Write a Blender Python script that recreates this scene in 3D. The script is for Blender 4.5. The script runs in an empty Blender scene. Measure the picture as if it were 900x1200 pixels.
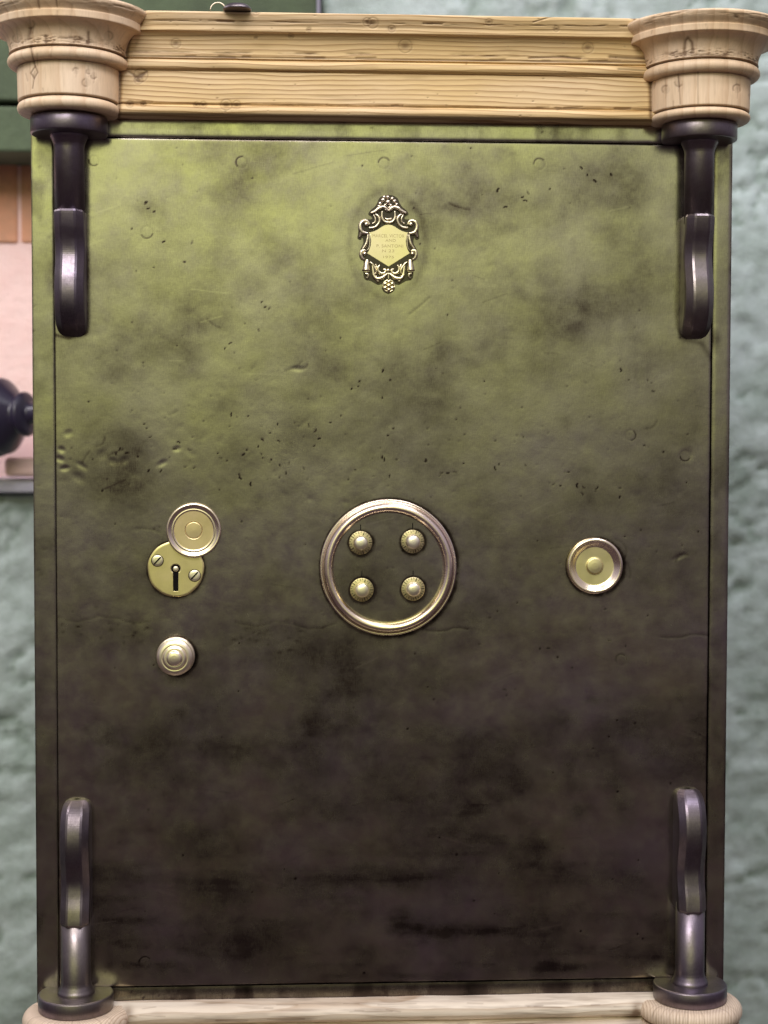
import bpy, math, random
import numpy as np
from math import sin, cos, pi, radians as R
rng = np.random.RandomState(7); random.seed(7)
S = bpy.context.scene; COL = S.collection

# ---------------------------------------------------------------- camera
CX, CY, CZ = -0.1094, -1.9008, 0.1465
PI_, YA, RO, FPX = -0.0432, 0.0560, 0.0019, 1900.0
fw = np.array([sin(YA)*cos(PI_), cos(YA)*cos(PI_), sin(PI_)])
r0 = np.array([cos(YA), -sin(YA), 0.]); u0 = np.cross(r0, fw)
rt = r0*cos(RO)+u0*sin(RO); up = -r0*sin(RO)+u0*cos(RO)
CAM = np.array([CX, CY, CZ])
def P(px, py, y=0.0):
    """point of the real plane Y=y that the photo shows at pixel px,py"""
    d = fw + rt*(px-450)/FPX - up*(py-600)/FPX
    t = (y-CY)/d[1]
    return CAM + d*t
def PX(co):
    d = co-CAM; z = d@fw
    return 450+FPX*(d@rt)/z, 600-FPX*(d@up)/z

# ---------------------------------------------------------------- mesh helpers
WORLD = {}
def link(name, me, mats, parent=None, loc=(0, 0, 0)):
    o = bpy.data.objects.new(name, me); COL.objects.link(o)
    for m in (mats if isinstance(mats, (list, tuple)) else [mats]):
        me.materials.append(m)
    adopt(o, parent, loc); return o
def adopt(o, parent, loc):
    WORLD[o.name] = np.array(loc, float)
    if parent is not None:
        o.parent = parent
        o.location = np.array(loc)-WORLD[parent.name]
    else:
        o.location = loc
def copy_part(o, parent, delta):
    c = o.copy(); COL.objects.link(c)
    adopt(c, parent, WORLD[o.name]+np.array(delta))
    for ch in list(o.children):
        copy_part(ch, c, delta)
    return c
def mesh_np(V, F4=None, F3=None, smooth=True, mi=None):
    me = bpy.data.meshes.new('m')
    V = np.asarray(V, np.float32).reshape(-1, 3)
    F4 = np.zeros((0, 4), int) if F4 is None else np.asarray(F4, int).reshape(-1, 4)
    F3 = np.zeros((0, 3), int) if F3 is None else np.asarray(F3, int).reshape(-1, 3)
    me.vertices.add(len(V)); me.vertices.foreach_set('co', V.ravel())
    nl = F4.size+F3.size
    me.loops.add(nl); me.loops.foreach_set('vertex_index', np.concatenate([F4.ravel(), F3.ravel()]).astype(np.int32))
    me.polygons.add(len(F4)+len(F3))
    st = np.concatenate([np.arange(len(F4))*4, F4.size+np.arange(len(F3))*3]).astype(np.int32)
    me.polygons.foreach_set('loop_start', st)
    me.polygons.foreach_set('use_smooth', np.full(len(F4)+len(F3), smooth))
    if mi is not None: me.polygons.foreach_set('material_index', np.asarray(mi, np.int32))
    me.update(calc_edges=True); me.validate()
    return me
def grid_faces(n, m, close=False):
    """grid of n rows of m verts; close wraps the m direction"""
    a = np.arange(n*m).reshape(n, m)
    b = np.roll(a, -1, 1) if close else a[:, 1:]
    a0 = a if close else a[:, :-1]
    return np.stack([a0[:-1], b[:-1], b[1:], a0[1:]], -1).reshape(-1, 4)
def attr(me, name, vals):
    a = me.attributes.new(name, 'FLOAT', 'POINT'); a.data.foreach_set('value', np.asarray(vals, np.float32).ravel())
def smooth_profile(pts, step=0.001, rnd=0):
    """resample a polyline; pts may hold (r,z,'s') markers; returns dense points"""
    p = np.array(pts, float); out = [p[0]]
    for a, b in zip(p[:-1], p[1:]):
        n = max(1, int(np.ceil(np.linalg.norm(b-a)/step)))
        for k in range(1, n+1): out.append(a+(b-a)*k/n)
    out = np.array(out)
    for _ in range(rnd):
        q = out.copy(); q[1:-1] = .25*out[:-2]+.5*out[1:-1]+.25*out[2:]; out = q
    return out
def arc(cx, cy, rx, ry, a0, a1, n=10):
    return [(cx+rx*cos(R(a0+(a1-a0)*k/n)), cy+ry*sin(R(a0+(a1-a0)*k/n))) for k in range(n+1)]
def lathe(prof, seg=64, axis='z', a0=0, a1=360):
    """prof: (r, h). axis 'z': h up; axis 'y': h is height out of the door, toward -Y"""
    p = np.array(prof, float)
    t = np.radians(np.linspace(a0, a1, seg, endpoint=False))
    r = p[:, 0][:, None]; h = np.repeat(p[:, 1][:, None], seg, 1)
    if axis == 'z':
        V = np.stack([r*np.cos(t), r*np.sin(t), h], -1); F = grid_faces(len(p), seg, True)
    elif axis == 'y':
        V = np.stack([r*np.cos(t), -h, r*np.sin(t)], -1); F = grid_faces(len(p), seg, True)
    else:
        V = np.stack([h, r*np.cos(t), r*np.sin(t)], -1); F = grid_faces(len(p), seg, True)
    return V.reshape(-1, 3), F
def bbox_mesh(x0, x1, y0, y1, z0, z1, bev=0.0015, seg=2, mat=None):
    import bmesh
    bm = bmesh.new(); bmesh.ops.create_cube(bm, size=1)
    for v in bm.verts:
        v.co = ((x0+x1)/2+v.co.x*(x1-x0), (y0+y1)/2+v.co.y*(y1-y0), (z0+z1)/2+v.co.z*(z1-z0))
    if bev: bmesh.ops.bevel(bm, geom=list(bm.edges), offset=bev, segments=seg, affect='EDGES', profile=.5)
    for f in bm.faces: f.smooth = False
    me = bpy.data.meshes.new('m'); bm.to_mesh(me); bm.free(); return me
class MB:
    """collects pieces of one mesh"""
    def __init__(s): s.V = []; s.F = []; s.T = []; s.n = 0; s.mi4 = []; s.mi3 = []
    def add(s, V, F4=None, F3=None, mi=0):
        V = np.asarray(V, float).reshape(-1, 3)
        if F4 is not None and len(F4):
            s.F.append(np.asarray(F4)+s.n); s.mi4 += [mi]*len(F4)
        if F3 is not None and len(F3):
            s.T.append(np.asarray(F3)+s.n); s.mi3 += [mi]*len(F3)
        s.V.append(V); s.n += len(V)
    def mesh(s, smooth=True):
        return mesh_np(np.concatenate(s.V), np.concatenate(s.F) if s.F else None, np.concatenate(s.T) if s.T else None, smooth, s.mi4+s.mi3)
def catmull(pts, n=8):
    p = np.array(pts, float)
    if len(p) < 3: return np.array([p[0]+(p[-1]-p[0])*k/n for k in range(n+1)])
    q = np.vstack([2*p[0]-p[1], p, 2*p[-1]-p[-2]]); out = []
    for i in range(1, len(q)-2):
        for k in range(n):
            t = k/n
            out.append(.5*((2*q[i])+(-q[i-1]+q[i+1])*t+(2*q[i-1]-5*q[i]+4*q[i+1]-q[i+2])*t*t+(-q[i-1]+3*q[i]-3*q[i+1]+q[i+2])*t**3))
    out.append(q[-2]); return np.array(out)
def tube(path, rad, seg=10):
    """tube along a 3-D path, rad scalar or per point"""
    p = np.asarray(path, float); n = len(p)
    rad = np.full(n, rad) if np.isscalar(rad) else np.interp(np.linspace(0, 1, n), np.linspace(0, 1, len(rad)), rad)
    T = np.gradient(p, axis=0); T /= np.linalg.norm(T, axis=1)[:, None]+1e-12
    ref = np.array([0, 1., 0]) if abs(T[0][1]) < .9 else np.array([1., 0, 0])
    A = np.cross(T, ref); A /= np.linalg.norm(A, axis=1)[:, None]+1e-12; B = np.cross(T, A)
    t = np.linspace(0, 2*pi, seg, endpoint=False)
    V = p[:, None]+rad[:, None, None]*(A[:, None]*np.cos(t)[None, :, None]+B[:, None]*np.sin(t)[None, :, None])
    F = grid_faces(n, seg, True)
    V = np.concatenate([V.reshape(-1, 3), p[:1], p[-1:]])
    k = n*seg
    T3 = [(k, (i+1) % seg, i) for i in range(seg)]+[(k+1, (n-1)*seg+i, (n-1)*seg+(i+1) % seg) for i in range(seg)]
    return V, F, np.array(T3)
def ball(c, r, sy=1.0, n=8, m=12):
    pr = [(max(1e-5, r*cos(a)), r*sin(a)*sy) for a in np.linspace(-pi/2, pi/2, n)]
    V, F = lathe(pr, m, 'y'); return V+np.array(c), F

# ---------------------------------------------------------------- noise and marks (numpy)
def vnoise(x, y, seed):
    rs = np.random.RandomState(seed); L = rs.rand(256, 256)
    xi = np.floor(x).astype(int); yi = np.floor(y).astype(int); fx = x-xi; fy = y-yi
    fx = fx*fx*fx*(fx*(fx*6-15)+10); fy = fy*fy*fy*(fy*(fy*6-15)+10)
    a = L[yi % 256, xi % 256]; b = L[yi % 256, (xi+1) % 256]; c = L[(yi+1) % 256, xi % 256]; d = L[(yi+1) % 256, (xi+1) % 256]
    return (a*(1-fx)+b*fx)*(1-fy)+(c*(1-fx)+d*fx)*fy
def fbm(x, y, seed, o=4, g=.5):
    s = 0; w = 1; t = 0
    for k in range(o):
        s = s+w*vnoise(x*2**k+13.7*k, y*2**k+7.1*k, seed+k); t += w; w *= g
    return s/t
def seg_dist(X, Y, pts):
    D = np.full(X.shape, 1e9)
    for (ax, ay), (bx, by) in zip(pts[:-1], pts[1:]):
        dx, dy = bx-ax, by-ay; L = dx*dx+dy*dy+1e-9
        t = np.clip(((X-ax)*dx+(Y-ay)*dy)/L, 0, 1)
        D = np.minimum(D, np.hypot(X-ax-t*dx, Y-ay-t*dy))
    return D
def stroke(A, X, Y, pts, w, s):
    xs = [p[0] for p in pts]; ys = [p[1] for p in pts]; m = w*4+2
    M = (X > min(xs)-m) & (X < max(xs)+m) & (Y > min(ys)-m) & (Y < max(ys)+m)
    if M.any(): A[M] += s*np.exp(-(seg_dist(X[M], Y[M], pts)/w)**2)
def blob(A, X, Y, x, y, rx, ry, s, a=0, hard=2):
    M = (abs(X-x) < 3*max(rx, ry)) & (abs(Y-y) < 3*max(rx, ry))
    if not M.any(): return
    dx = X[M]-x; dy = Y[M]-y; c, n = cos(a), sin(a)
    A[M] += s*np.exp(-((( dx*c+dy*n)/rx)**2+((-dx*n+dy*c)/ry)**2)**(hard/2))
def ring(A, X, Y, x, y, r, w, s, a0=0, a1=360):
    M = (abs(X-x) < r+4*w) & (abs(Y-y) < r+4*w)
    dx = X[M]-x; dy = Y[M]-y; an = np.degrees(np.arctan2(-dy, dx)) % 360
    A[M] += s*np.exp(-((np.hypot(dx, dy)-r)/w)**2)*((an-a0) % 360 <= (a1-a0))

# ---------------------------------------------------------------- materials
def mat(name):
    m = bpy.data.materials.new(name); m.use_nodes = True
    nt = m.node_tree; b = nt.nodes['Principled BSDF']; return m, nt, b
def nd(nt, t, **k):
    n = nt.nodes.new(t)
    for a, v in k.items():
        if a.startswith('i_'):
            key = a[2:]; key = int(key) if key.isdigit() else key.replace('_', ' ')
            n.inputs[key].default_value = v
        else: setattr(n, a, v)
    return n
def lk(nt, a, b): nt.links.new(a, b)
def pos(nt, scale=(1, 1, 1), off=(0, 0, 0)):
    g = nd(nt, 'ShaderNodeNewGeometry'); mp = nd(nt, 'ShaderNodeMapping')
    mp.inputs['Scale'].default_value = scale; mp.inputs['Location'].default_value = off
    lk(nt, g.outputs['Position'], mp.inputs['Vector']); return mp.outputs[0]
def noise(nt, vec, sc, det=4, rough=.55, dist=0):
    n = nd(nt, 'ShaderNodeTexNoise'); n.inputs['Scale'].default_value = sc; n.inputs['Detail'].default_value = det
    n.inputs['Roughness'].default_value = rough; n.inputs['Distortion'].default_value = dist
    lk(nt, vec, n.inputs['Vector']); return n.outputs['Fac']
def mrange(nt, v, a, b, c=0, d=1, smooth=False):
    n = nd(nt, 'ShaderNodeMapRange'); n.interpolation_type = 'SMOOTHSTEP' if smooth else 'LINEAR'
    for i, x in enumerate((a, b, c, d)): n.inputs[i+1].default_value = x
    lk(nt, v, n.inputs[0]); return n.outputs[0]
def math_(nt, op, a, b=None, clamp=False):
    n = nd(nt, 'ShaderNodeMath', operation=op); n.use_clamp = clamp
    for i, v in enumerate((a, b)):
        if v is None: continue
        if isinstance(v, (int, float)): n.inputs[i].default_value = v
        else: lk(nt, v, n.inputs[i])
    return n.outputs[0]
def mix(nt, f, a, b, bt='MIX'):
    n = nd(nt, 'ShaderNodeMix', data_type='RGBA', blend_type=bt)
    if isinstance(f, (int, float)): n.inputs[0].default_value = f
    else: lk(nt, f, n.inputs[0])
    for i, v in ((6, a), (7, b)):
        if isinstance(v, tuple): n.inputs[i].default_value = (*v, 1) if len(v) == 3 else v
        else: lk(nt, v, n.inputs[i])
    return n.outputs[2]
def attrn(nt, name):
    n = nd(nt, 'ShaderNodeAttribute'); n.attribute_name = name; return n.outputs['Fac']
def bump(nt, h, st, dist, nrm=None):
    n = nd(nt, 'ShaderNodeBump'); n.inputs['Strength'].default_value = st; n.inputs['Distance'].default_value = dist
    lk(nt, h, n.inputs['Height'])
    if nrm is not None: lk(nt, nrm, n.inputs['Normal'])
    return n.outputs[0]

def steel(name, clean, dirty, rough, stain_amt=1.0, fine=1.0, patch=True, metallic=1.0, bd=.0004):
    m, nt, b = mat(name)
    p = pos(nt)
    big = noise(nt, p, 9, 5, .55); mid = noise(nt, pos(nt, (1, 1, 1), (3, 1, 2)), 38, 6, .62)
    micro = noise(nt, pos(nt, (1, 1, .18), (7, 0, 1)), 900, 2, .5)
    micro2 = noise(nt, pos(nt, (.2, 1, 1), (1, 5, 1)), 700, 2, .5)
    st = attrn(nt, 'stain_shade')
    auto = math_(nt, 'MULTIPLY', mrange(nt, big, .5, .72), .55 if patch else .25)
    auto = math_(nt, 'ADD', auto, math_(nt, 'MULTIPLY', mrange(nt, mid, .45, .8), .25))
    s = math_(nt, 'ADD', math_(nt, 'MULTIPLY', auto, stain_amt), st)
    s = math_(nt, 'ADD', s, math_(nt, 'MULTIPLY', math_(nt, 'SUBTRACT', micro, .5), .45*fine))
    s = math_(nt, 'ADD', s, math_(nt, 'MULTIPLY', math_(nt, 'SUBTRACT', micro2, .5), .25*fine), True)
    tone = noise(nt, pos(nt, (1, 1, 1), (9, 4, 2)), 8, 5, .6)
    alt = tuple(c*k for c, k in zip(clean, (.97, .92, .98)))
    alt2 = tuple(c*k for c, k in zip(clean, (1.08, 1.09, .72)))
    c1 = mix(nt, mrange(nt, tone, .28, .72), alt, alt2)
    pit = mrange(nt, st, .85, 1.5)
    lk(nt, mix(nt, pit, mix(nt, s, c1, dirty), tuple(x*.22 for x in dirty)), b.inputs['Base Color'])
    b.inputs['Metallic'].default_value = metallic
    ro = math_(nt, 'ADD', mrange(nt, mid, .3, .7, rough-.05, rough+.07), math_(nt, 'MULTIPLY', s, .10))
    lk(nt, ro, b.inputs['Roughness'])
    h = math_(nt, 'ADD', math_(nt, 'MULTIPLY', mid, 1.0), math_(nt, 'MULTIPLY', micro, .10))
    nb = bump(nt, h, .35*fine, bd)
    lk(nt, nb, b.inputs['Normal'])
    return m
M = {}
M['door'] = steel('burnished_steel', (.46, .43, .40), (.085, .064, .058), .175, .75)
M['frame'] = steel('frame_steel', (.43, .405, .375), (.09, .07, .062), .185, .8)
M['hook'] = steel('dark_forged_iron', (.21, .18, .23), (.04, .032, .038), .36, 1.2, 1.0, bd=.0012)
M['dark'] = steel('blackened_metal', (.07, .062, .05), (.02, .018, .015), .4, .6, .6)
M['brass'] = steel('aged_brass', (.93, .82, .48), (.30, .22, .10), .36, .7, .35, False, 1)
M['oldbrass'] = steel('reddish_brass', (.90, .74, .50), (.36, .24, .14), .36, .7, .35, False, 1)
M['dull'] = steel('dull_brass', (.66, .58, .37), (.16, .12, .06), .40, .9, .4, False, 1)
M['tier'] = steel('bright_bronze', (.96, .86, .76), (.45, .32, .22), .34, .4, .3, False, 1)
M['copper'] = steel('worn_bronze', (.93, .80, .74), (.36, .22, .16), .25, .35, .1, False, 1)
M['knob'] = steel('polished_bronze', (.92, .86, .73), (.40, .30, .20), .42, .4, .3, False, 1)
M['orn'] = steel('cast_brass', (.82, .74, .60), (.14, .10, .06), .30, .4, .5, False, 1)
M['shield'] = steel('plain_brass', (.82, .74, .48), (.6, .5, .25), .40, .25, .2, False, 1)
def simple(name, c, rough=.6, metal=0):
    m, nt, b = mat(name); n = noise(nt, pos(nt), 120, 4)
    lk(nt, mix(nt, n, tuple(x*.8 for x in c), tuple(min(1, x*1.2) for x in c)), b.inputs['Base Color'])
    b.inputs['Roughness'].default_value = rough; b.inputs['Metallic'].default_value = metal; return m
M['black'] = simple('black_recess', (.008, .007, .007), 1)
M['black'].node_tree.nodes['Principled BSDF'].inputs['Specular IOR Level'].default_value = .05
M['engrave'] = simple('engraved_line', (.45, .37, .18), .5, .8)

def wood(name, axis, early, late, cen, ringsc, pink=(.74, .52, .36), lines=1.0):
    """solid-wood rings round an axis ('x' or 'z'), so that cut faces show their own grain"""
    m, nt, b = mat(name)
    st = (.35, 1, 1) if axis == 'x' else (1, 1, .3)
    wv = nd(nt, 'ShaderNodeTexNoise'); wv.inputs['Scale'].default_value = 7; wv.inputs['Detail'].default_value = 3
    lk(nt, pos(nt, st), wv.inputs['Vector'])
    g = nd(nt, 'ShaderNodeNewGeometry'); add = nd(nt, 'ShaderNodeVectorMath', operation='MULTIPLY_ADD')
    lk(nt, wv.outputs['Color'], add.inputs[0]); add.inputs[1].default_value = (.034, .034, .034); lk(nt, g.outputs['Position'], add.inputs[2])
    sub = nd(nt, 'ShaderNodeVectorMath', operation='SUBTRACT'); lk(nt, add.outputs[0], sub.inputs[0]); sub.inputs[1].default_value = cen
    mul = nd(nt, 'ShaderNodeVectorMath', operation='MULTIPLY'); lk(nt, sub.outputs[0], mul.inputs[0])
    mul.inputs[1].default_value = (.02, .8, 1) if axis == 'x' else (1, 1, .05)
    ln = nd(nt, 'ShaderNodeVectorMath', operation='LENGTH'); lk(nt, mul.outputs[0], ln.inputs[0])
    r = math_(nt, 'MULTIPLY', ln.outputs['Value'], ringsc)
    r = math_(nt, 'ADD', r, math_(nt, 'MULTIPLY', noise(nt, pos(nt, st, (2, 3, 4)), 30, 3), .8))
    fr = math_(nt, 'FRACT', r)
    line = math_(nt, 'POWER', fr, 3.0)
    line = math_(nt, 'MULTIPLY', line, mrange(nt, fr, .93, 1.0, 1, 0))
    var = noise(nt, pos(nt, st, (5, 3, 1)), 16, 3)
    line = math_(nt, 'MULTIPLY', line, mrange(nt, var, .25, .7, .6, 1.5*lines), True)
    fs = (.06, 1, 1) if axis == 'x' else (1, 1, .06)
    fib = noise(nt, pos(nt, fs), 600, 3, .6)
    tone = noise(nt, pos(nt, st, (1, 8, 3)), 11, 4)
    c0 = mix(nt, mrange(nt, tone, .4, .66), early, pink)
    c1 = mix(nt, line, c0, late)
    c2 = mix(nt, mrange(nt, fib, .3, .75, 0, .28), c1, tuple(x*.55 for x in early))
    stn = attrn(nt, 'stain_shade')
    blot = math_(nt, 'MULTIPLY', mrange(nt, noise(nt, pos(nt, st, (4, 4, 9)), 24, 5, .65), .6, .8), .35)
    s2 = math_(nt, 'ADD', stn, blot, True)
    c3 = mix(nt, math_(nt, 'MULTIPLY', s2, .85), c2, (.12, .058, .024))
    lk(nt, c3, b.inputs['Base Color'])
    b.inputs['Roughness'].default_value = .52
    b.inputs['Specular IOR Level'].default_value = .4
    h = math_(nt, 'SUBTRACT', math_(nt, 'ADD', math_(nt, 'MULTIPLY', line, .35), math_(nt, 'MULTIPLY', fib, .5)), math_(nt, 'MULTIPLY', stn, 1.0))
    lk(nt, bump(nt, h, .45, .0008), b.inputs['Normal'])
    return m
M['wood_x'] = wood('stripped_pine_rail', 'x', (.76, .54, .25), (.33, .17, .06), (0, .03, .40), 185, (.80, .60, .37))
M['wood_z'] = wood('turned_pine', 'z', (.80, .575, .35), (.50, .29, .145), (-.52, .10, .4), 62, (.80, .62, .44), .3)
M['wood_pale'] = wood('pale_pine', 'x', (.84, .73, .60), (.44, .30, .19), (0, .03, -.62), 150, (.70, .58, .46), .7)
M['wood_palez'] = wood('pale_turned_pine', 'z', (.78, .62, .46), (.40, .25, .15), (-.52, .05, -.5), 300, (.70, .56, .44), .8)

def plaster(name, c, c2, sc=9):
    m, nt, b = mat(name)
    p = pos(nt); n1 = noise(nt, p, sc, 6, .6); n2 = noise(nt, pos(nt, off=(3, 3, 3)), 40, 5, .6)
    f = math_(nt, 'ADD', mrange(nt, n1, .35, .65, 0, .7), mrange(nt, n2, .4, .7, 0, .4), True)
    f = math_(nt, 'ADD', f, attrn(nt, 'stain_shade'), True)
    lk(nt, mix(nt, f, c, c2), b.inputs['Base Color']); b.inputs['Roughness'].default_value = .85
    n3 = noise(nt, pos(nt), 260, 4, .7); n2 = math_(nt, 'ADD', n2, math_(nt, 'MULTIPLY', n3, .35))
    lk(nt, bump(nt, n2, .6, .006), b.inputs['Normal']); return m
M['plaster'] = plaster('painted_rubble_wall', (.50, .565, .575), (.30, .36, .335))
M['green'] = plaster('green_painted_board', (.085, .115, .062), (.055, .072, .042))
M['brick'] = plaster('bare_brick', (.72, .34, .20), (.52, .28, .18), 12)
M['brickpink'] = plaster('limewashed_brick', (.90, .66, .62), (.86, .58, .54), 10)
M['sill'] = plaster('pale_stone', (.60, .58, .70), (.48, .46, .56))
M['mortar'] = plaster('mortar', (.90, .64, .60), (.86, .58, .54))
m, nt, b = mat('dark_glaze'); b.inputs['Base Color'].default_value = (.028, .022, .045, 1); b.inputs['Roughness'].default_value = .28; M['glaze'] = m

# ---------------------------------------------------------------- the safe
safe = bpy.data.objects.new('safe', None); COL.objects.link(safe)
safe.location = (0, .2, -.73); WORLD['safe'] = np.array([0, .2, -.73]); safe.empty_display_size = .1
safe['label'] = 'antique burnished steel safe with brass fittings, iron hinge straps and a stripped pine cornice'
safe['category'] = 'safe'

W, H = .770, .9928
XL = P(38.5, 500, 0)[0]; XR = P(855, 500, 0)[0]
ZT = P(450, 140.5, 0)[2]; ZB = P(450, 1169, 0)[2]
# carcass behind everything
link('body', bbox_mesh(XL+.001, XR-.001, .0135, .42, ZB-.05, ZT+.06, .003), M['frame'], safe)
link('seam_shade', bbox_mesh(XL+.004, XR-.004, .0105, .0134, ZB+.002, ZT-.002, 0), M['black'], safe)  # black sheet added behind the seams to paint their shade
# door : a dense sheet carrying the real dents and stains, and some painted shade
def make_door():
    gap = .0008; st = .00125
    xs = np.arange(-W/2+gap, W/2-gap+1e-6, st); zs = np.arange(-H/2+gap, H/2-gap+1e-6, st)
    xs = np.linspace(-W/2+gap, W/2-gap, len(xs)); zs = np.linspace(H/2-gap, -H/2+gap, len(zs)); q_ = .0001
    xs = np.concatenate([[xs[0], xs[0]+q_], xs[1:-1], [xs[-1]-q_, xs[-1]]]); zs = np.concatenate([[zs[0], zs[0]-q_], zs[1:-1], [zs[-1]+q_, zs[-1]]])
    X, Z = np.meshgrid(xs, zs); Yv = np.zeros_like(X)
    px, py = PX(np.stack([X, Yv, Z], -1))
    st_ = np.zeros_like(X); dp = np.zeros_like(X)       # stain, depth (px)
    BL = [(278,221,25,22,.6),(171,239,12,8,.5),(344,192,30,25,.25),(349,230,35,20,.25),(229,177,40,15,.25),(309,283,20,10,.3),(371,345,40,25,.3),(362,381,50,18,.35),
     (393,359,20,25,.3),(224,288,25,10,.25),(144,377,25,8,.25),(238,379,15,6,.4),(327,403,30,8,.3),(133,439,15,10,.3),(222,443,15,8,.4),(73,434,12,25,.35),(344,466,15,8,.35),
     (113,497,30,18,.4),(135,519,40,15,.35),(278,537,25,15,.35),(349,488,20,10,.3),(407,506,45,12,.2),(555,219,25,22,.5),(538,243,20,7,.6),(595,232,15,8,.4),(702,212,40,28,.5),
     (715,234,40,12,.35),(635,199,22,15,.4),(631,257,20,30,.3),(747,345,30,20,.42),(653,350,22,25,.45),(573,337,35,15,.3),(635,328,25,15,.3),(662,381,25,25,.3),(511,412,12,12,.25),
     (653,443,45,12,.3),(658,494,9,8,.35),(542,488,30,15,.2),(804,488,14,60,.25),(449,537,12,10,.35),(104,549,25,15,.3),(171,567,30,12,.4),(273,536,25,12,.25),(336,578,18,16,.5),
     (304,589,8,6,.5),(96,680,10,10,.35),(91,736,25,14,.5),(158,738,18,10,.5),(291,742,35,16,.45),(389,771,25,20,.4),(327,762,50,15,.3),(184,869,24,26,.75),(216,842,15,8,.4),
     (353,847,10,6,.5),(760,558,20,12,.3),(573,647,30,15,.2),(796,651,14,6,.5),(800,673,15,10,.4),(729,773,7,7,.4),(698,816,10,5,.6),(662,842,18,11,.5),(729,847,12,9,.45),
     (796,816,14,8,.5),(344,871,10,6,.4),(407,953,40,15,.4),(238,998,25,20,.4),(256,1047,35,15,.6),(424,1029,55,14,.75),(300,1109,40,14,.7),(416,1069,30,10,.4),(247,1109,40,8,.4),
     (569,904,22,10,.55),(604,913,12,8,.5),(458,904,30,10,.3),(684,951,8,8,.6),(731,949,12,14,.6),(671,904,8,14,.4),(622,1002,20,25,.6),(578,982,12,7,.5),(662,1029,18,14,.45),
     (729,1029,30,20,.5),(484,1029,50,12,.65),(547,1091,40,10,.6),(467,1075,10,6,.6),(631,1087,40,18,.6),(751,1122,30,12,.8),(676,1133,50,5,.6),(724,913,14,12,.4),(760,851,20,15,.35),
     (120,905,18,20,.15),(95,600,25,20,.3),(420,990,60,10,.3),(200,1135,60,8,.3),(520,960,40,20,.3),(330,1080,60,14,.3),(120,1060,30,50,.25)]
    wx = (fbm(px/28, py/28, 3)-.5)*26; wy = (fbm(px/28, py/28, 9)-.5)*20      # ragged edges
    for x, y, rx, ry, s in BL: blob(st_, px+wx, py+wy, x, y, rx*1.15, ry*1.15, s*.7)
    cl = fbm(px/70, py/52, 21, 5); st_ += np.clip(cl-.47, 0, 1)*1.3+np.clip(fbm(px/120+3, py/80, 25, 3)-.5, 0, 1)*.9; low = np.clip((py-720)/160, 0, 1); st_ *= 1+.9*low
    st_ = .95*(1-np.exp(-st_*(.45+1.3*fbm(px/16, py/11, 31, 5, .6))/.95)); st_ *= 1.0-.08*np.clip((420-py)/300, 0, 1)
    # long faint wiping strokes
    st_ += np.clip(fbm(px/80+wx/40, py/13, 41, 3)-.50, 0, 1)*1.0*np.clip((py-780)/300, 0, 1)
    st_ += np.clip(fbm(px/8, py/70, 47, 3)-.55, 0, 1)*.2
    # surface unevenness
    dp += (fbm(px/55, py/55, 51, 4)-.5)*1.5
    dp += (fbm(px/12, py/12, 57, 3)-.5)*.07
    # plug rivets
    for x, y, r in ((110,188,6),(283,190,6.5),(172,272,7),(450,191,6.5),(632,192,6.5),(739,510,6),(728,773,6.5),(803,534,6),(455,268,3),(170,1128,7)):
        ring(st_, px, py, x, y, r, .8, .14, 0, 720); a_ = random.randint(0, 300); ring(st_, px, py, x, y, r, .85, .7, a_, a_+150)
        ring(dp, px, py, x, y, r, 1.0, .22); blob(dp, px, py, x, y, r*.7, r*.7, -.12)
    # dents and gouges
    def gouge(x, y, L, a, w, d, s):
        n = 4; pts = []; c = random.uniform(-.6, .6)
        for k in range(n+1):
            t = (k/n-.5)*L; pts.append((x+cos(a)*t-sin(a)*c*(t*t)/L*2, y+sin(a)*t+cos(a)*c*(t*t)/L*2))
        stroke(dp, px, py, pts, w, d*.3); stroke(st_, px, py, pts, w*.75, s*1.15)
        stroke(dp, px, py, [(p[0]+w*1.4, p[1]+w*1.4) for p in pts], w, -d*.1)
    CL = [(277,490,10,7),(175,527,26,14),(225,535,22,9),(300,556,30,14),(345,500,30,7),(375,512,12,5),(428,462,22,9),(449,536,10,7),(315,523,14,6),(505,548,22,9),(672,574,30,14),(172,240,12,7),
          (425,560,16,6),(330,545,20,6),(700,745,20,4),(745,440,20,8),(590,545,14,5),(160,290,30,4),(305,362,20,4),(280,400,20,4),(600,230,20,8),(690,205,20,6),(640,765,10,3),(590,820,18,5),(210,300,20,5)]
    for x, y, sp, n in CL:
        for k in range(max(3, int(n*.7))):
            gx, gy = x+rng.normal()*sp*.8, y+rng.normal()*sp*.4
            a = rng.choice([pi/2, 0, rng.uniform(0, pi)])
            gouge(gx, gy, rng.uniform(.8, 4.0), a+rng.normal()*.3, rng.uniform(.7, 1.25), rng.uniform(.35, .9), rng.uniform(.5, 1.5))
    for k in range(250):                                   # loose pits
        x, y = rng.uniform(70, 828), rng.uniform(172, 1145)
        if rng.rand() < .35: y = rng.normal(520, 60)
        blob(st_, px, py, x, y, rng.uniform(.7, 1.3), rng.uniform(.7, 1.2), rng.choice([.3, .5, .8, 1.4])); blob(dp, px, py, x, y, 1.3, 1.3, .25)
    for k in range(150):                                   # soft dents
        x, y = rng.uniform(70, 828), rng.uniform(250, 800)
        if rng.rand() < .5: x, y = rng.uniform(70, 460), rng.normal(530, 60)
        blob(dp, px, py, x, y, rng.uniform(3, 9), rng.uniform(2.5, 6), rng.uniform(.1, .3), rng.uniform(0, 3))
    for k in range(70):                                    # long fine scratches
        x, y = rng.uniform(70, 828), rng.uniform(180, 1140); a = rng.uniform(-.5, .5); L = rng.uniform(8, 50)
        stroke(st_, px, py, [(x, y), (x+L*cos(a), y+L*sin(a))], .7, rng.choice([-.3, .25])); 
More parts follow.
